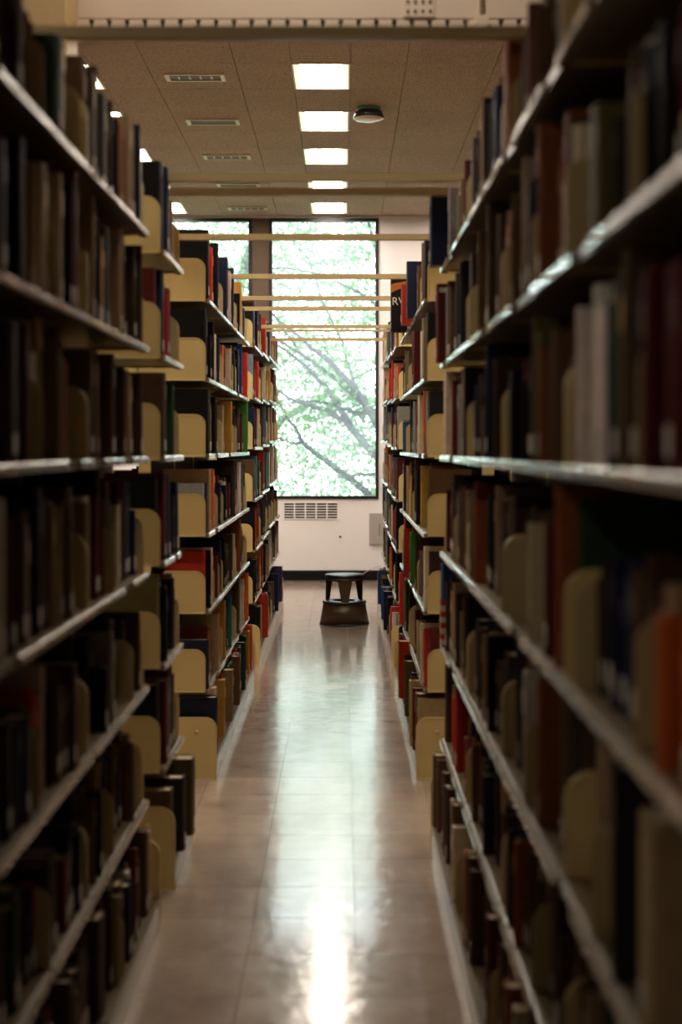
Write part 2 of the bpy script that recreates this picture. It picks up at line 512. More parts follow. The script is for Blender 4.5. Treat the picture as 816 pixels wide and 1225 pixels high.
v_me = None
for (xa, xb, ya, yb) in vents:
    cx, cy = (xa + xb) / 2, (ya + yb) / 2
    t = empty('ceiling_vent', (cx, cy, ZC))
    row = round((14.68 - cy) / 1.3) + 1
    tag(t, 'narrow slotted ceiling vent, %s from the window, %s' % (ordinal(row), 'beside the main aisle lights' if cx > -1.3 else 'in the farther row of vents'), 'vent', 'slotted vents in the ceiling')
    if v_me is None:
        hx, hy = 0.20, 0.085
        f = MB()
        f.box(-hx, hx, -hy, -hy + 0.014, -0.012, 0); f.box(-hx, hx, hy - 0.014, hy, -0.012, 0)
        f.box(-hx, -hx + 0.03, -hy + 0.014, hy - 0.014, -0.012, 0); f.box(hx - 0.03, hx, -hy + 0.014, hy - 0.014, -0.012, 0)
        v_me = f.mesh('frame', M['vent_frame'])
        v_in = MB().box(-hx + 0.03, hx - 0.03, -hy + 0.014, hy - 0.014, -0.005, 0).mesh('slot', M['slot'])
        v_bl = MB().box(-0.006, 0.006, -hy + 0.05, hy - 0.05, -0.011, -0.005).mesh('vane', M['vent_frame'])
    obj('frame', v_me, t); obj('slot', v_in, t)
    for k in range(4 if row % 2 else 0):
        o = obj('vane', v_bl, t); o.location = (-0.11 + 0.073 * k, 0, 0)

d = empty('smoke_detector', (0.19, 10.35, ZC)); tag(d, 'dark dome ceiling detector with green top and pale lens', 'detector')
MB().lathe([(0.0, 0.0), (0.085, 0.0), (0.085, -0.022), (0.0, -0.022)], 28).build('mount', M['detector_green'], d)
MB().lathe([(0.08, -0.022), (0.098, -0.030), (0.116, -0.080), (0.0, -0.080)], 28).build('housing', M['detector'], d)
MB().lathe([(0.112, -0.080), (0.095, -0.090), (0.05, -0.096), (0.0, -0.098)], 28).build('lens', M['detector_lens'], d)

# ------------------------------------------------------------------ shelving
XFL, XFR = -0.574, 0.350
DEPTH = 0.235
LV = [0.095, 0.385, 0.72, 1.05, 1.39, 1.716, 2.055]   # tops of the seven shelves
TOP = 2.31
TH = 0.018
LEVEL_WORD = ['bottom', 'second', 'third', 'fourth', 'fifth', 'sixth', 'top']


def bracket_outline(x_front, s, z, hh=0.172, depth=DEPTH, rr=0.045):
    """side plate of a shelf: rounded front top corner; s=+1 means the shelf runs towards +x"""
    pts = [(0.0, -0.012), (0.0, hh - rr)]
    for k in range(1, 7):
        a = math.pi / 2 * k / 6
        pts.append((rr - rr * math.cos(a), hh - rr + rr * math.sin(a)))
    pts += [(depth * 0.72, hh), (depth, hh * 0.75), (depth, -0.012)]
    return [(x_front + s * q[0], z + q[1]) for q in pts]


def rolled_rim(me):
    """press the plate in, leaving a raised rim round its edge"""
    bm = bmesh.new(); bm.from_mesh(me)
    big = [f for f in bm.faces if len(f.verts) > 6]
    bmesh.ops.inset_region(bm, faces=big, thickness=0.0065, depth=0.0)
    bmesh.ops.inset_region(bm, faces=big, thickness=0.0025, depth=-0.0012)
    bm.to_mesh(me); bm.free(); me.update()


SECTIONS = []
REAR = []
RANGES = {}


def make_section(side, rng, n, ya, yb, label, raised=0.0, seg=True, last=False):
    s = side                       # +1: right range (books extend to +x), -1: left range
    xf = XFR if s > 0 else XFL
    root = empty('shelving_bay', (xf + s * DEPTH / 2, (ya + yb) / 2, 0))
    tag(root, label, 'shelving', 'steel shelving bays along the aisle')
    inv = Matrix.Translation(-root.location)

    def part(mb, name, mat, par=None, bevel=0):
        o = mb.build(name, mat, par or root, bevel=bevel)
        o.matrix_parent_inverse = inv
        return o
    xb = xf + s * (DEPTH + 0.012)
    part(MB().box(xb, xb + s * 0.012, ya + 0.03, yb - 0.03, 0.02, TOP - 0.05), 'gap_shade_panel', M['panel'])  # added sheet standing for the dark depth between open shelf backs
    part(MB().box(xb, xb + s * 0.05, ya + 0.001, ya + 0.029, 0, TOP), 'upright', M['tan'])
    part(MB().box(xb, xb + s * 0.05, yb - 0.029, yb - 0.001, 0, TOP), 'upright', M['tan'])
    kx = xf - s * 0.035
    kick = MB().prism([(kx, 0.0), (kx, 0.075), (kx + s * 0.006, 0.083), (xb, 0.083), (xb, 0.0)], ya + 0.006, yb - 0.006, 'y')
    part(kick, 'base', M['kick'])
    for i, zt in enumerate(LV):
        z = zt + (raised if i > 0 else 0)
        x0 = xf if i else xf - s * 0.035
        sh = MB().prism([(x0 + s * 0.004, z - TH), (x0 + s * 0.004, z - 0.001), (x0 + s * 0.009, z), (x0 + s * DEPTH, z), (x0 + s * DEPTH, z - 0.006), (x0 + s * 0.02, z - 0.006), (x0 + s * 0.02, z - TH)], ya + 0.005, yb - 0.005, 'y')
        if i == 0:
            sh = MB().box(x0, xb, ya + 0.005, yb - 0.005, z - 0.012, z)
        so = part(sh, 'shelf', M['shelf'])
        for k, (y_a, y_b) in enumerate(((ya + 0.0006, ya + 0.0050), (yb - 0.0050, yb - 0.0006))):
            if i == 0:
                if not ((k == 0 and n == 0) or (k == 1 and last)): continue
                pts = bracket_outline(x0 - s * 0.002, s, 0.012, 0.255, DEPTH + 0.04, 0.05)
                bo = part(MB().prism(pts, y_a - 0.004 if k == 0 else y_a, y_b if k == 0 else y_b + 0.004, 'y'), 'base_bracket', M['tan'])
                rolled_rim(bo.data)
                kn = MB().lathe([(0.0, -0.004), (0.009, -0.003), (0.009, 0.0)], 12)
                ko = kn.build('knob', M['tan'], bo)
                ko.location = (x0 + s * 0.085, (y_a - 0.004) if k == 0 else y_b + 0.004, 0.205)
                ko.rotation_euler = (-math.pi / 2 if k == 0 else math.pi / 2, 0, 0)
            else:
                bo = MB().prism(bracket_outline(x0 + s * 0.012, s, z), y_a, y_b, 'y')
                bo = bo.build('shelf_bracket', M['tan'], so)
                rolled_rim(bo.data)
        if i:
            zl0, zl1 = z - TH + 0.001, z + 0.002
            def hold(a, b_):
                return MB().prism([(x0 - s * 0.005, zl0), (x0 + s * 0.0035, zl0), (x0 + s * 0.0035, zl1 - 0.001), (x0 - s * 0.001, zl1), (x0 - s * 0.005, zl1 - 0.004)], a, b_, 'y')
            if seg:
                q = 6; L = (yb - ya - 0.012) / q
                for k in range(q):
                    if R.random() < 0.10: continue
                    hold(ya + 0.006 + L * k + R.uniform(0.001, 0.006), ya + 0.006 + L * (k + 1) - R.uniform(0.001, 0.006)).build('label_holder', M['holder'], so)
            else:
                hb = MB(); q = 6; L = (yb - ya - 0.012) / q
                for k in range(q):
                    if R.random() < 0.08: continue
                    h1 = hold(ya + 0.006 + L * k + 0.003, ya + 0.006 + L * (k + 1) - 0.003)
                    o_ = len(hb.v); hb.v += h1.v
                    for f in h1.f: hb.face([o_ + t for t in f])
                tag(hb.build('label_holder', M['holder'], so), kind='stuff')
    if rng in 'BCDFG':
        xr = xf + s * (2 * DEPTH + 0.05)
        for i, zt in enumerate(LV):
            z = zt + (raised if i > 0 else 0)
            ro = part(MB().box(xb + s * 0.014, xr, ya + 0.005, yb - 0.005, z - 0.012, z), 'rear_shelf', M['shelf'])
            if i and n == 0:
                MB().prism(bracket_outline(xr - s * 0.012, -s, z, depth=DEPTH - 0.03), ya + 0.0006, ya + 0.0046, 'y').build('shelf_bracket', M['tan'], ro)
        part(MB().box(xb + s * 0.014, xr - s * 0.03, ya + 0.006, yb - 0.006, 0, 0.083), 'rear_base', M['kick'])
        REAR.append((-s, ya + 0.012, yb - 0.012, xr, raised))
    SECTIONS.append((side, rng, n, ya, yb, raised))
    return root


GS, PS = 'grille side', 'wall panel side'


def make_range(side, rng, ya, yb, q, words, raised=None, seg=False, from_end=False):
    L = (yb - ya) / q
    for k in range(q):
        kk = (q - 1 - k) if from_end else k
        lab = words % ['first', 'second', 'third', 'fourth', 'fifth'][kk] if '%s' in words else words
        make_section(side, rng, k, ya + L * k, ya + L * (k + 1), lab, (raised or [0] * q)[k], seg, last=(k == q - 1))


make_range(-1, 'A', 4.19 - 0.92 * 3, 4.19, 3, 'tan steel shelving bay full of books, %s from the column, grille side', seg=True, from_end=True)
make_range(-1, 'B', 4.56, 5.10, 1, 'short tan steel shelving bay between the column and the cross aisle')
make_range(+1, 'E', 5.06 - 0.914 * 5, 5.06, 5, 'tan steel shelving bay, %s before the cross aisle, wall panel side', seg=True, from_end=True)
make_range(-1, 'C', 6.07, 8.70, 3, 'tan steel shelving bay, %s after the cross aisle, grille side')
make_range(+1, 'F', 6.07, 8.60, 3, 'tan steel shelving bay, %s after the cross aisle, wall panel side')
make_range(-1, 'D', 9.25, 12.90, 4, 'tan steel shelving bay, %s in the range by the window, grille side', raised=[0.03, 0.05, 0.08, 0.09])
make_range(+1, 'G', 9.20, 12.85, 4, 'tan steel shelving bay, %s in the range by the window, wall panel side', raised=[0.03, 0.05, 0.08, 0.09])

# overhead tie struts
for i, (ys, where) in enumerate(((3.06, 'before the column'), (4.70, 'just past the column'), (4.96, 'at the near edge of the cross aisle'), (6.03, 'at the far edge of the cross aisle'),
                        (7.42, 'halfway along the middle range'), (8.50, 'at the end of the middle range'), (9.14, 'at the start of the window range'),
                        (10.5, 'thicker, of the paired ones above the window range'), (10.85, 'thinner, of the paired ones above the window range'), (11.75, 'last one before the window'))):
    hh = 0.0125 if i != 8 else 0.008
    xa, xb = XFL - DEPTH - 0.05, XFR + DEPTH + 0.05
    t = empty('tie_strut', ((xa + xb) / 2, ys, TOP))
    tag(t, 'tan overhead steel strut crossing the aisle, ' + where, 'strut', 'struts tying the ranges together')
    L = (xb - xa) / 2
    MB().prism([(-0.016, -hh), (0.016, -hh), (0.016, -hh + 0.003), (-0.013, -hh + 0.003), (-0.013, hh), (-0.016, hh)], -L, L, 'x').build('channel', M['strut'], t)
    for sx in (-1, 1):
        MB().box(sx * (L - 0.05), sx * L, -0.014, 0.016, -hh - 0.02, -hh).build('clamp', M['strut'], t)

# ------------------------------------------------------------------ books
C = {
    'black': (0.005, 0.0045, 0.005), 'charcoal': (0.018, 0.016, 0.015), 'navy': (0.012, 0.017, 0.045), 'blue': (0.03, 0.075, 0.19),
    'dark brown': (0.050, 0.026, 0.013), 'brown': (0.105, 0.055, 0.025), 'maroon': (0.095, 0.013, 0.012), 'red': (0.42, 0.032, 0.015),
    'orange': (0.60, 0.13, 0.02), 'ochre': (0.40, 0.215, 0.035), 'tan': (0.34, 0.235, 0.125), 'cream': (0.60, 0.49, 0.34),
    'dark green': (0.020, 0.045, 0.022), 'green': (0.055, 0.19, 0.03), 'teal': (0.025, 0.16, 0.19), 'grey': (0.23, 0.22, 0.21),
    'grey blue': (0.16, 0.22, 0.28), 'olive': (0.11, 0.090, 0.030), 'white': (0.66, 0.60, 0.52), 'rust': (0.25, 0.075, 0.025),
    'purple': (0.06, 0.03, 0.10), 'yellow': (0.62, 0.40, 0.06),
}
WEIGHTS = [('black', 12), ('charcoal', 9), ('navy', 8), ('blue', 2), ('dark brown', 13), ('brown', 12), ('maroon', 8), ('red', 4), ('orange', 1.6),
           ('ochre', 3), ('tan', 7), ('cream', 5), ('dark green', 6), ('green', 1.2), ('teal', 1.4), ('grey', 4), ('grey blue', 1.5), ('olive', 5),
           ('white', 2.5), ('rust', 4), ('purple', 1), ('yellow', .6)]
CN = [a for a, _ in WEIGHTS]; CW = [b for _, b in WEIGHTS]
# front ranges' dim warm light put into the cover colours: mostly brown, black, maroon
CW_DIM = [b * {'red': .25, 'orange': .15, 'white': .6, 'green': 0, 'dark green': .4, 'teal': 0, 'purple': 0, 'blue': .2, 'grey blue': .2, 'yellow': .3, 'navy': .6, 'brown': 1.6, 'dark brown': 1.8, 'rust': 1.3, 'tan': 1.3}.get(a, 1) for a, b in WEIGHTS]

# books picked out by eye in the photograph: (range, shelf) -> [(y, thickness, height, setback, colour, kind)]
SPECIAL = {
    ('C', 6): [(6.08, .055, .295, .0, 'black', ''), (6.55, .05, .305, .0, 'black', ''), (7.08, .05, .31, .0, 'navy', ''), (7.5, .05, .31, .002, 'navy', ''), (8.1, .05, .305, .004, 'ochre', '')],
    ('C', 5): [(6.08, .06, .295, .01, 'black', ''), (6.14, .05, .27, .015, 'charcoal', ''), (6.62, .05, .21, .0, 'navy', ''), (7.3, .03, .21, .0, 'cream', ''), (8.42, .05, .265, -.01, 'red', '')],
    ('C', 4): [(6.08, .06, .275, .0, 'black', ''), (6.14, .06, .27, .005, 'black', ''), (6.20, .05, .27, .005, 'charcoal', ''), (7.3, .06, .265, -.005, 'ochre', ''), (8.45, .05, .305, -.01, 'green', '')],
    ('C', 3): [(6.08, .045, .215, .02, 'grey', ''), (6.125, .04, .215, .012, 'navy', ''), (6.165, .06, .275, .0, 'tan', ''), (6.45, .03, .27, .01, 'orange', ''), (7.6, .05, .26, .0, 'dark brown', '')],
    ('C', 2): [(6.08, .05, .20, .02, 'red', ''), (6.13, .05, .25, .02, 'red', ''), (6.19, .02, .25, .0, 'black', ''), (6.21, .022, .26, -.005, 'cream', ''), (8.0, .05, .29, .0, 'rust', '')],
    ('C', 1): [(6.08, .06, .21, .0, 'navy', ''), (6.14, .05, .26, .01, 'maroon', ''), (6.6, .05, .26, .0, 'tan', ''), (6.95, .05, .28, .0, 'ochre', ''), (7.35, .04, .27, .0, 'teal', ''), (7.9, .06, .29, .0, 'brown', ''), (8.5, .05, .28, -.01, 'orange', '')],
    ('C', 0): [(6.10, .06, .25, .0, 'navy', ''), (6.17, .05, .28, .01, 'cream', ''), (6.5, .05, .26, .0, 'ochre', ''), (6.9, .06, .25, -.01, 'tan', ''), (7.3, .05, .25, -.01, 'brown', ''), (7.8, .05, .26, -.01, 'dark green', ''), (8.45, .05, .26, .0, 'red', '')],
    ('D', 6): [(9.27, .06, .28, .01, 'black', ''), (9.6, .06, .28, .0, 'black', ''), (10.6, .05, .28, .0, 'red', ''), (11.2, .05, .26, .0, 'navy', '')],
    ('D', 5): [(9.27, .05, .28, .01, 'grey blue', ''), (9.7, .04, .26, .0, 'red', ''), (10.6, .04, .25, .0, 'cream', ''), (12.0, .06, .27, .0, 'dark brown', '')],
    ('D', 4): [(9.27, .05, .26, .0, 'navy', ''), (9.7, .04, .26, .0, 'cream', '')],
    ('D', 3): [(9.27, .06, .26, .0, 'brown', ''), (9.5, .05, .28, .0, 'teal', ''), (10.4, .05, .29, .0, 'red', ''), (10.9, .05, .28, .0, 'teal', ''), (11.9, .05, .29, .0, 'cream', '')],
    ('D', 2): [(9.27, .07, .29, .0, 'black', ''), (9.5, .03, .26, .0, 'red', '')],
    ('D', 1): [(9.27, .07, .27, .0, 'black', ''), (10.4, .06, .27, -.01, 'black', ''), (10.9, .05, .24, -.01, 'tan', '')],
    ('D', 0): [(9.3, .06, .28, .0, 'black', ''), (9.9, .05, .30, -.02, 'red', ''), (11.5, .06, .3, -.02, 'navy', ''), (12.2, .06, .3, -.02, 'purple', '')],
    ('B', 6): [(4.57, .09, .285, .01, 'black', ''), (4.66, .06, .285, .0, 'navy', '')],
    ('B', 5): [(4.57, .05, .28, .03, 'maroon', ''), (4.62, .06, .28, .012, 'navy', '')],
    ('B', 4): [(4.57, .07, .27, .0, 'dark brown', '')],
    ('B', 3): [(4.57, .06, .27, .025, 'black', ''), (4.63, .06, .285, .005, 'maroon', ''), (4.69, .06, .28, .0, 'navy', '')],
    ('B', 2): [(4.57, .07, .29, .02, 'olive', ''), (4.64, .04, .24, .0, 'black', '')],
    ('B', 1): [(4.57, .07, .27, .02, 'black', ''), (4.64, .06, .27, .0, 'maroon', '')],
    ('B', 0): [(4.57, .07, .22, .01, 'brown', ''), (4.66, .06, .24, -.02, 'charcoal', ''), (4.85, .08, .26, -.03, 'olive', '')],
    ('E', 6): [(4.98, .055, .245, -.045, 'navy', '')],
    ('E', 5): [(4.97, .06, .275, -.022, 'maroon', 'red')],
    ('E', 4): [(4.99, .05, .27, .03, 'dark brown', ''), (4.90, .04, .29, .0, 'cream', '')],
    ('E', 2): [(4.98, .055, .29, -.005, 'blue', 'striped')],
    ('E', 1): [(4.98, .05, .27, .01, 'dark brown', '')],
    ('E', 0): [(4.95, .06, .25, .0, 'brown', '')],
    ('F', 6): [(6.1, .06, .28, .0, 'black', ''), (6.3, .04, .27, .0, 'brown', ''), (7.0, .06, .28, -.035, 'navy', ''), (7.4, .06, .21, -.045, 'red', ''), (7.85, .06, .30, -.085, 'black', 'lettered')],
    ('F', 5): [(6.08, .07, .28, .01, 'black', ''), (6.25, .04, .27, .0, 'tan', ''), (6.9, .07, .265, -.012, 'maroon', '')],
    ('F', 4): [(6.08, .05, .27, .02, 'charcoal', ''), (6.13, .03, .27, .01, 'grey', ''), (6.17, .035, .275, .0, 'orange', ''), (6.6, .04, .27, .0, 'cream', '')],
    ('F', 3): [(6.08, .05, .275, .015, 'brown', ''), (6.8, .06, .26, .0, 'black', '')],
    ('F', 2): [(6.08, .06, .25, .02, 'dark brown', ''), (6.15, .02, .27, .0, 'cream', ''), (7.3, .05, .26, -.005, 'green', ''), (7.7, .06, .26, -.02, 'red', ''), (8.1, .05, .31, .0, 'red', '')],
    ('F', 1): [(6.08, .05, .255, .02, 'maroon', ''), (6.14, .05, .25, .0, 'red', ''), (6.20, .03, .265, -.012, 'cream', ''), (8.3, .05, .30, -.02, 'red', '')],
    ('F', 0): [(6.13, .07, .26, .0, 'brown', ''), (6.22, .04, .27, -.01, 'maroon', ''), (6.30, .04, .29, -.02, 'tan', ''), (7.0, .05, .27, -.01, 'olive', ''), (7.5, .07, .30, -.02, 'red', '')],
    ('G', 6): [(9.3, .05, .26, .0, 'rust', ''), (10.2, .05, .27, .0, 'navy', ''), (11.0, .05, .28, .0, 'dark green', ''), (12.2, .06, .29, .0, 'tan', '')],
    ('G', 5): [(9.6, .04, .24, .0, 'tan', ''), (10.2, .05, .26, .0, 'red', ''), (10.8, .05, .25, .0, 'red', ''), (12.2, .06, .29, .0, 'tan', '')],
    ('G', 4): [(9.3, .06, .26, .0, 'maroon', ''), (10.2, .05, .27, .0, 'navy', ''), (12.2, .06, .29, .0, 'grey', '')],
    ('G', 3): [(9.3, .05, .27, .0, 'maroon', ''), (9.9, .05, .27, .0, 'teal', ''), (10.6, .05, .26, .0, 'orange', '')],
    ('G', 2): [(9.3, .06, .3, .0, 'black', ''), (9.7, .04, .24, .0, 'red', ''), (11.3, .05, .28, .0, 'teal', '')],
    ('G', 1): [(9.3, .06, .3, .0, 'black', ''), (10.6, .04, .24, .0, 'orange', ''), (11.6, .05, .28, .0, 'grey', '')],
    ('G', 0): [(9.3, .07, .28, .0, 'red', ''), (10.3, .07, .28, -.02, 'navy', ''), (11.0, .07, .25, -.02, 'blue', ''), (12.0, .06, .28, -.02, 'blue', '')],
}


class Book:
    __slots__ = ('side', 'rng', 'sec', 'lev', 'y', 't', 'h', 'd', 'x', 'z', 'col', 'cname', 'tilt', 'label', 'band', 'kind', 'area', 'no', 'protrude')


books = []
ends = []       # loose book ends
VIS0 = {'A': 1.9, 'E': 1.05}

for (side, rng, n, ya, yb, raised) in SECTIONS:
    xf0 = XFR if side > 0 else XFL
    y_start = max(ya + 0.008, VIS0.get(rng, 0))
    for lev in range(7):
        z = LV[lev] + (raised if lev else 0) + 0.0006
        xf = xf0 if lev else xf0 - side * 0.035
        lim = (LV[lev + 1] - LV[lev] - TH - 0.008) if lev < 6 else 0.33
        if lev == 0: lim = 0.25
        spec = sorted([q for q in SPECIAL.get((rng, lev), []) if ya <= q[0] < yb])
        y = y_start
        stop = yb - 0.008
        full = R.random() < 0.45
        fill = stop if full else stop - R.uniform(0.04, 0.17)
        mean_h = R.choice([0.20, 0.22, 0.235, 0.25])
        if lev == 6: mean_h += 0.015
        cw = CW_DIM if rng in 'AE' else CW
        run_col = R.choices(CN, cw)[0]
        run_left = 0
        base_set = R.uniform(0.022, 0.05)
        since_end = 0
        while True:
            kind = ''
            if spec and y >= spec[0][0] - 0.03:
                (qy, t, h, sb, cname, kind) = spec.pop(0)
                if y < qy < stop - t: y = qy
                tilt = 0
                if y + t > stop:
                    # make room by dropping the last plain books of this shelf
                    while books and books[-1].rng == rng and books[-1].lev == lev and books[-1].sec == n and y + t > stop:
                        y = books[-1].y; books.pop()
                h = min(h, lim if lev else 0.30)
                prot = True
            else:
                if y > fill and not spec: break
                if y > stop - 0.03: break
                t = min(0.075, max(0.014, R.lognormvariate(math.log(0.031), 0.42)))
                nxt = spec[0][0] if spec else stop
                if y + t > nxt:
                    if spec: y = nxt; continue
                    break
                h = max(0.15, min(lim, R.gauss(mean_h, 0.022)))
                if run_left > 0:
                    run_left -= 1; cname = run_col
                else:
                    cname = R.choices(CN, cw)[0]
                    if R.random() < 0.10:
                        run_col = cname; run_left = R.randint(2, 6)
                prot = R.random() < 0.16
                sb = R.uniform(0.004, 0.014) if prot else base_set + R.uniform(-0.012, 0.02)
                if prot: h = min(lim, h + R.uniform(0.0, 0.03))
                tilt = R.uniform(0.05, 0.16) if (R.random() < 0.03 and t < 0.04 and y + h * 0.16 + t + 0.02 < nxt) else 0
            b = Book()
            b.side, b.rng, b.sec, b.lev, b.z, b.t, b.h = side, rng, n, lev, z, t, h
            b.d = min(0.205, max(0.11, h * R.uniform(0.64, 0.76)))
            b.x = xf + side * sb
            if sb + b.d > DEPTH: b.d = DEPTH - sb
            b.y = y + (h * math.sin(tilt) if tilt else 0)
            b.tilt = tilt
            base = C[cname]; k = R.uniform(0.75, 1.3) if not kind else 1
            b.col = tuple(min(1, c * k * R.uniform(0.93, 1.07)) for c in base)
            b.cname = cname; b.kind = kind; b.protrude = prot
            b.label = R.random() < 0.72
            b.band = R.random() < 0.4
            b.no = 0; b.area = 0
            books.append(b)
            y = b.y + (t * math.cos(tilt) if tilt else t) + R.uniform(0.0003, 0.0016)
            since_end += 1
            # now and then a loose book end pushed between the books
            if not spec and since_end > 7 and R.random() < 0.10 and y < stop - 0.06:
                ends.append((side, rng, n, lev, y, xf, z)); y += 0.0035; since_end = 0
        if not full and y < stop - 0.02 and since_end > 2:
            ends.append((side, rng, n, lev, y, xf, z))

# sort every run, number it and estimate how much of each book the photograph shows
runs = {}
for b in books: runs.setdefault((b.rng, b.lev), []).append(b)
for key, rb in runs.items():
    rb.sort(key=lambda b: b.y)
    best = -9
    for b in rb:
        u_near = FPX * b.x / b.y * (1 if b.side < 0 else -1)       # -> grows towards the aisle
        u = FPX * b.x / (b.y + b.t) * (1 if b.side < 0 else -1)
        if b.side < 0: lim_u = -VX
        else: lim_u = -(816 - VX)
        if best == -9: best = -1e9
        lo = max(best, lim_u, FPX * (b.x + b.side * b.d) / b.y * (1 if b.side < 0 else -1))
        wv = max(0, u - lo)
        best = max(best, u)
        vt, vb = px(0, b.y, b.z + b.h)[1], px(0, b.y, b.z)[1]
        hv = max(0, min(1225, vb) - max(0, vt))
        b.area = wv * hv
        if b.kind: b.area += 1e5
    order = rb if key[0] in ('C', 'F', 'D', 'G', 'B') else rb[::-1]
    for i, b in enumerate(order): b.no = i + 1
ranked = sorted(books, key=lambda b: -b.area)
single = set(id(b) for b in ranked[:310])


WHERE = {'A': ('from column', 'front range'), 'B': ('from column', 'short bay past column'), 'E': ('from cross aisle', 'front range, panel side'),
         'C': ('from cross aisle', 'middle range, grille side'), 'F': ('from cross aisle', 'middle range, panel side'),
         'D': ('from start', 'window range, grille side'), 'G': ('from start', 'window range, panel side')}


def book_shapes(b):
    """cover / pages / label / band outlines in the book's own frame: spine at x=0, body towards side*x"""
    s, t, h, d = b.side, b.t, b.h, b.d
    bd = 0.0028
    r = min(0.006, t * 0.25)
    prof = [(d, 0), (r, 0), (0.0012, t * .22), (0, t * .5), (0.0012, t * .78), (r, t), (d, t), (d, t - bd), (r + 0.003, t - bd), (r + 0.003, bd), (d, bd)]
    cover = MB().prism([(s * q[0], q[1]) for q in prof], 0, h, 'z', b.col)
    pages = MB().box(s * (r + 0.0035), s * (d - 0.004), bd + 0.0002, t - bd - 0.0002, 0.003, h - 0.004, (0.50, 0.40, 0.26))
    lab = band = None
    if b.label:
        lw = min(t * 0.82, 0.024)
        z0 = min(0.018, h * .1)
        lab = MB().box(-s * 0.0006, s * 0.0012, t / 2 - lw / 2, t / 2 + lw / 2, z0, z0 + 0.036, (0.58, 0.52, 0.44))
    if b.band:
        band = MB().box(-s * 0.0005, s * 0.0012, t * .2, t * .8, h * 0.68, h * 0.86, tuple(min(1, c * 1.6 + 0.05) for c in b.col))
    return cover, pages, lab, band


stuff = MB()
for b in ranked:
    cover, pages, lab, band = book_shapes(b)
    if id(b) in single:
        root = empty('book', (b.x, b.y, b.z))
        size = 'thick ' if b.t > 0.05 else ('thin ' if b.t < 0.02 else '')
        w1, w2 = WHERE[b.rng]
        if b.kind == 'striped':
            lab_t = 'blue book with red and white stripes low on its spine beside cross aisle'
        elif b.kind == 'lettered':
            lab_t = 'black book with white capital letters on its cover, top shelf, middle range'
        elif b.kind == 'red':
            lab_t = 'large dark red book jutting into the cross aisle end of sixth shelf'
        else:
            lab_t = '%s%s book, %s %s on %s shelf, %s' % (size, b.cname, ordinal(b.no), w1, LEVEL_WORD[b.lev], w2)
        tag(root, lab_t, 'book', 'books standing on the shelves')
        if b.tilt: root.rotation_euler = (b.tilt, 0, 0)
        if b.kind == 'striped':
            b.label = False; b.band = False
            cover, pages, lab, band = book_shapes(b)
        co = cover.build('cover', M['cloth'], root, colors=True)
        pages.build('page_block', M['pages'], root)
        if lab: lab.build('spine_label', M['paper'], root)
        if band: band.build('title_panel', M['cloth'], root, colors=True)
        s = b.side
        if b.kind == 'striped':
            for k in range(8):
                c = (0.55, 0.45, 0.32) if k % 2 == 0 else (0.33, 0.03, 0.02)
                MB().box(-s * 0.0006, s * b.d * 0.98, -0.0006, b.t * .97, b.h * (0.02 + 0.068 * k), b.h * (0.02 + 0.068 * (k + 1)), c).build('stripe', M['cloth'], root, colors=True)
        if b.kind == 'lettered':
            cu = bpy.data.curves.new('letters', 'FONT'); cu.body = 'RV'; cu.size = 0.06; cu.extrude = 0.0004
            tmp = bpy.data.objects.new('letters', cu); COL.objects.link(tmp)
            bpy.context.view_layer.update()
            me = bpy.data.meshes.new_from_object(tmp.evaluated_get(bpy.context.evaluated_depsgraph_get()))
            bpy.data.objects.remove(tmp)
            me.materials.clear(); me.materials.append(M['paper'])
            lo = obj('cover_lettering', me, root)
            lo.rotation_euler = (math.pi / 2, 0, 0); lo.location = (0.006, -0.0006, b.h * 0.50)
            fl = MB()
            fl.prism([(0.0, b.h * .72), (0.05, b.h * .80), (0.10, b.h * .74), (0.10, b.h * .95), (0.0, b.h * .88)], -0.0006, 0.0, 'y', (0.40, 0.12, 0.03))
            fl.build('cover_picture', M['cloth'], root, colors=True)
        if b.kind == 'red':
            MB().box(s * 0.01, s * 0.055, -0.0008, 0.0, b.h * .89, b.h * .95).build('cover_label', M['paper'], root)
    else:
        ca, sa = math.cos(b.tilt), math.sin(b.tilt)
        for mb in (cover, pages, lab, band):
            if mb is None: continue
            o_ = len(stuff.v)
            for (x, y, z) in mb.v:
                stuff.v.append((b.x + x, b.y + y * ca - z * sa, b.z + y * sa + z * ca))
            for fi, f in enumerate(mb.f):
                stuff.face([o_ + t for t in f], mb.c[fi])
for (s_, ya, yb, xr, raised) in REAR:
    for lev in range(7):
        y = ya
        while y < yb - 0.06:
            b = Book(); b.side = s_; b.t = R.uniform(0.02, 0.055); b.h = R.uniform(0.19, 0.27); b.d = R.uniform(0.14, 0.18)
            b.col = C[R.choices(CN, CW)[0]]; b.label = b.band = False
            x0 = xr + s_ * R.uniform(0.005, 0.03); z0 = LV[lev] + (raised if lev else 0) + 0.0006
            for mb in book_shapes(b)[:2]:
                o_ = len(stuff.v)
                stuff.v += [(x0 + v_[0], y + v_[1], z0 + v_[2]) for v_ in mb.v]
                for fi, f in enumerate(mb.f): stuff.face([o_ + t for t in f], mb.c[fi])
            y += b.t + 0.001
so = stuff.build('shelved_books', M['cloth'], colors=True)
tag(so, 'the many other books standing in rows on the steel shelves', 'books', kind='stuff')

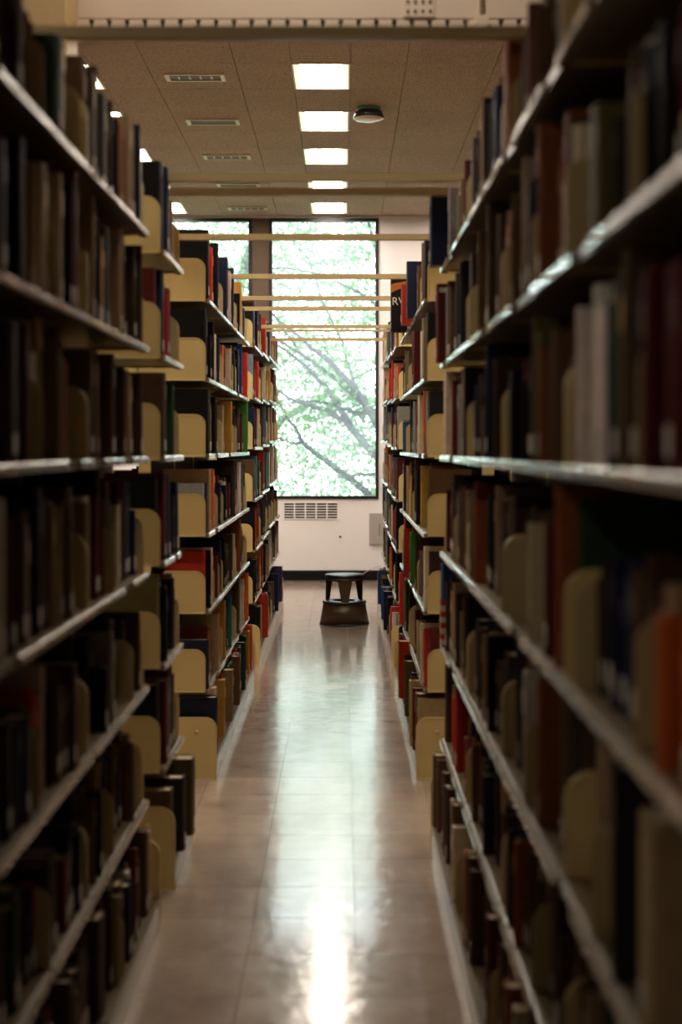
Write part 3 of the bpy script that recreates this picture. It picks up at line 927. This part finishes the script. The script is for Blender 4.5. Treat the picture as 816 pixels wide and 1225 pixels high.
# loose book ends (upright plate with rounded shoulders and a foot under the books)
be = {}
for s in (1, -1):
    def plate(hh, dd, rr):
        pts = [(0, 0), (0, hh - rr)]
        for k in range(1, 6):
            a = math.pi / 2 * k / 6
            pts.append((rr - rr * math.cos(a), hh - rr + rr * math.sin(a)))
        for k in range(0, 6):
            a = math.pi / 2 * k / 5
            pts.append((dd - rr + rr * math.sin(a), hh - rr + rr * math.cos(a)))
        pts.append((dd, 0))
        return [(s * p_[0], p_[1]) for p_ in pts]
    be[s] = (MB().prism(plate(0.165, 0.125, 0.04), 0, 0.0016, 'y').mesh('plate', M['bookend']),
             MB().box(s * 0.02, s * 0.11, 0.0016, 0.0028, 0, 0.0012).mesh('foot', M['bookend']))
cnt = {}
ends.sort(key=lambda e: (e[1], e[3], e[4]))
for (s, rng, n, lev, y, xf, z) in ends:
    k = (rng, lev); cnt[k] = cnt.get(k, 0) + 1
tot = dict(cnt); cnt = {}
for (s, rng, n, lev, y, xf, z) in ends:
    k = (rng, lev); cnt[k] = cnt.get(k, 0) + 1
    no = cnt[k] if rng not in ('A', 'E') else tot[k] - cnt[k] + 1
    o = empty('book_end', (xf + s * R.uniform(0.004, 0.012), y + 0.0005, z))
    w1, w2 = WHERE[rng]
    tag(o, 'tan metal book end, %s %s on %s shelf, %s' % (ordinal(no), w1, LEVEL_WORD[lev], w2), 'book end', 'metal book ends among the books')
    obj('plate', be[s][0], o)
    obj('foot', be[s][1], o)

# ------------------------------------------------------------------ step stool
sx, sy = (412 - VX) * 11.45 / FPX, 11.45
st = empty('step_stool', (sx, sy, 0)); st.rotation_euler = (0, 0, math.radians(2))
tag(st, 'brown round two-tier step stool with black rubber top on the aisle floor', 'stool')
MB().lathe([(0.190, 0.012), (0.196, 0.012), (0.170, 0.168), (0.164, 0.168)], 40, close=True).build('skirt', M['stool'], st)
MB().lathe([(0.188, 0.0), (0.201, 0.0), (0.199, 0.016), (0.188, 0.016)], 40, close=True).build('floor_ring', M['rubber'], st)
MB().lathe([(0.09, 0.166), (0.174, 0.166), (0.178, 0.172), (0.176, 0.184), (0.168, 0.188), (0.09, 0.188)], 40, close=True).build('lower_tread', M['rubber'], st)
MB().lathe([(0.0, 0.372), (0.150, 0.372), (0.157, 0.378), (0.157, 0.392), (0.150, 0.399), (0.0, 0.402)], 40).build('top_tread', M['rubber'], st)
MB().lathe([(0.149, 0.352), (0.152, 0.352), (0.152, 0.372), (0.149, 0.372)], 40, close=True).build('top_band', M['stool'], st)
lg = MB()
seg = 6; bw, tw = 0.030, 0.060
vid = []
for layer, rr in ((0, 0.0), (1, -0.004)):
    for zi, (z, r_, hw) in enumerate(((0.186, 0.158, bw), (0.27, 0.155, (bw + tw) / 2), (0.353, 0.151, tw))):
        for k in range(seg + 1):
            a = -math.pi / 2 + (k / seg * 2 - 1) * hw / r_
            lg.v.append(((r_ + rr) * math.cos(a), (r_ + rr) * math.sin(a), z))
n1 = seg + 1
for layer in (0, 1):
    for zi in (0, 1):
        for k in range(seg):
            q = layer * 3 * n1 + zi * n1 + k
            lg.face([q, q + 1, q + 1 + n1, q + n1])
for zi in (0, 1):
    for k in (0, seg):
        q = zi * n1 + k
        lg.face([q, q + n1, q + n1 + 3 * n1, q + 3 * n1])
leg_me = lg.mesh('leg', M['stool'])
for k in range(3):
    o = obj('leg', leg_me, st); o.rotation_euler = (0, 0, math.pi * 2 / 3 * k)

cb = MB().tube([(0.13, YW - 0.03, 0.004), (0.20, YW - 0.03, 0.06), (0.30, YW - 0.025, 0.12), (0.36, YW - 0.02, 0.15), (0.42, YW - 0.01, 0.16)], [0.004] * 5, 6)
tag(cb.build('wall_cable', M['vent_frame']), 'thin pale cable running up from the baseboard to the grey panel', 'cable')
hk = MB().lathe([(0.0, 0.0), (0.012, 0.0), (0.012, 0.006), (0.007, 0.02), (0.0, 0.022)], 14).build('wall_screw', M['panel'])
hk.location = ((407 - VX) * YW / FPX, YW, EYE - (642 - VY) * YW / FPX); hk.rotation_euler = (math.pi / 2, 0, 0)
tag(hk, 'small dark screw head in the white wall under the window', 'screw')

# ------------------------------------------------------------------ outdoors
GZ = -4.0
gr = MB().box(-40, 40, YW + 0.3, 80, GZ - 0.2, GZ).build('lawn', M['ground'])
tag(gr, 'green lawn under the trees outside the window', 'lawn', kind='structure')
TY = 21.0
tree = empty('leafy_tree', (2.2, TY, GZ))
tag(tree, 'leafy green tree with dark slanting branches close outside the window', 'tree')


def limb(pix, w0, w1, yo=0.0, pre=None):
    pts = []
    n = len(pix)
    for i, (u, v) in enumerate(pix):
        pts.append(at(u, v, TY + yo + 0.15 * math.sin(i * 1.7 + u)))
    if pre: pts = [Vector(p_) for p_ in pre] + pts
    # subdivide with jitter
    out = [pts[0]]
    for a, c in zip(pts, pts[1:]):
        for k in range(1, 4):
            q = a.lerp(c, k / 3)
            if k < 3: q = q + Vector((R.uniform(-.015, .015), R.uniform(-.02, .02), R.uniform(-.015, .015)))
            out.append(q)
    m_ = len(out)
    rad = [w0 + (w1 - w0) * i / (m_ - 1) for i in range(m_)]
    return out, rad


def wood(name, parent, limbs, mat):
    mb = MB()
    for pts, rad in limbs: mb.tube([p_ - parent.location for p_ in pts], rad, 7)
    return mb.build(name, mat, parent)


trunk_base = [(2.2, TY, GZ), (2.05, TY, GZ + 2.2), (1.6, TY, GZ + 3.9)]
fork = at(505, 640, TY)
limbs = [
    ([Vector(p_) for p_ in trunk_base] + [fork], [0.20, 0.17, 0.14, 0.11]),
    limb([(505, 640), (470, 545), (453, 510), (440, 488), (425, 465), (405, 445), (392, 430), (375, 418), (352, 398), (330, 380)], 0.085, 0.018),
    limb([(448, 500), (436, 484), (418, 468), (398, 450), (380, 438), (362, 424), (342, 412), (320, 400)], 0.05, 0.02, 0.1),
    limb([(505, 640), (470, 570), (437, 532), (418, 508), (404, 484), (388, 460), (372, 445), (350, 425), (330, 412)], 0.07, 0.02, -0.1),
    limb([(437, 532), (412, 503), (392, 491), (370, 484), (345, 476), (322, 462)], 0.05, 0.015, 0.1),
    limb([(446, 493), (428, 495), (410, 489), (392, 482), (370, 480), (345, 482)], 0.035, 0.01, 0.0),
    limb([(505, 640), (440, 590), (388, 549), (372, 538), (360, 527), (352, 510), (342, 497), (325, 470)], 0.06, 0.015, 0.3),
    limb([(362, 529), (350, 530), (338, 526), (320, 522)], 0.03, 0.01, 0.3),
    limb([(470, 560), (446, 567), (424, 569), (400, 573)], 0.03, 0.012, -0.3),
    limb([(470, 545), (480, 470), (470, 380), (450, 300), (430, 230)], 0.07, 0.02, 0.8),
    limb([(470, 380), (430, 350), (390, 330), (340, 320), (280, 330)], 0.03, 0.01, 0.8),
    limb([(425, 465), (410, 410), (385, 360), (370, 310), (330, 270)], 0.025, 0.008, 0.4),
    limb([(360, 425), (330, 380), (290, 340), (250, 300)], 0.025, 0.008, 0.4),
]
wood('branches', tree, limbs, M['bark'])


def leaves(parent, mat, clusters, per, spread, size, name='foliage'):
    mb_v, mb_f = [], []
    for c in clusters:
        q = max(4, int(per * R.uniform(0.5, 1.5)))
        ax = Vector((R.gauss(0, 1), R.gauss(0, 1), R.gauss(0, .5))).normalized()
        for k in range(q):
            p_ = c + Vector((R.gauss(0, spread), R.gauss(0, spread), R.gauss(0, spread * .6))) + ax * R.uniform(-spread, spread) - parent.location
            d = Vector((R.gauss(0, 1), R.gauss(0, 1), R.gauss(-.3, .7))).normalized()
            s_ = d.cross(Vector((R.gauss(0, 1), R.gauss(0, 1), R.gauss(0, 1)))).normalized()
            L = size * R.uniform(0.6, 1.3); W = L * 0.24
            b_ = len(mb_v)
            mid = p_ + d * L * .45 + Vector((0, 0, -0.08 * L))
            mb_v.extend([tuple(p_), tuple(mid + s_ * W), tuple(p_ + d * L), tuple(mid - s_ * W)])
            mb_f.append((b_, b_ + 1, b_ + 2, b_ + 3))
    me = bpy.data.meshes.new(name); me.from_pydata(mb_v, [], mb_f); me.materials.append(mat)
    o = obj(name, me, parent); tag(o, kind='stuff')
    return o


cl = []
for pts, rad in limbs[1:]:
    for p_, r_ in zip(pts, rad):
        if r_ < 0.07 and R.random() < 0.8:
            cl.append(p_ + Vector((R.gauss(0, .3), abs(R.gauss(0, .6)) - 0.05, R.gauss(0, .25))))
for k in range(850):
    cl.append(Vector((R.uniform(-4.0, 2.4), TY + R.uniform(0.1, 2.6) - (0.9 if k % 6 == 0 else 0), R.uniform(0.3, 5.6))))
leaves(tree, M['leaf'], cl, 34, 0.17, 0.085)

tree2 = empty('hazed_tree', (-3.0, 29, GZ))
tag(tree2, 'leafy tree paled by haze, farther off beyond the nearer tree outside', 'tree')
wood('trunk', tree2, [([Vector((-3, 29, GZ)), Vector((-2.8, 29, 0)), Vector((-2.3, 29, 4)), Vector((-1.5, 29.3, 7))], [0.25, 0.2, 0.14, 0.05]),
                      ([Vector((-2.8, 29, 0)), Vector((-1.2, 28.6, 2.0)), Vector((0.6, 28.6, 3.0))], [0.1, 0.08, 0.03]),
                      ([Vector((-2.5, 29, 2.5)), Vector((-4.2, 28.8, 4.0)), Vector((-5.0, 28.6, 5.5))], [0.1, 0.07, 0.03])], M['bark'])
cl = [Vector((R.uniform(-7, 4.2), 29 + R.uniform(-2, 2), R.uniform(-1.0, 7.2))) for k in range(640)]
leaves(tree2, M['leaf_hazed'], cl, 26, 0.26, 0.15)
print('books', len(books), 'ends', len(ends), 'objects', len(bpy.data.objects))
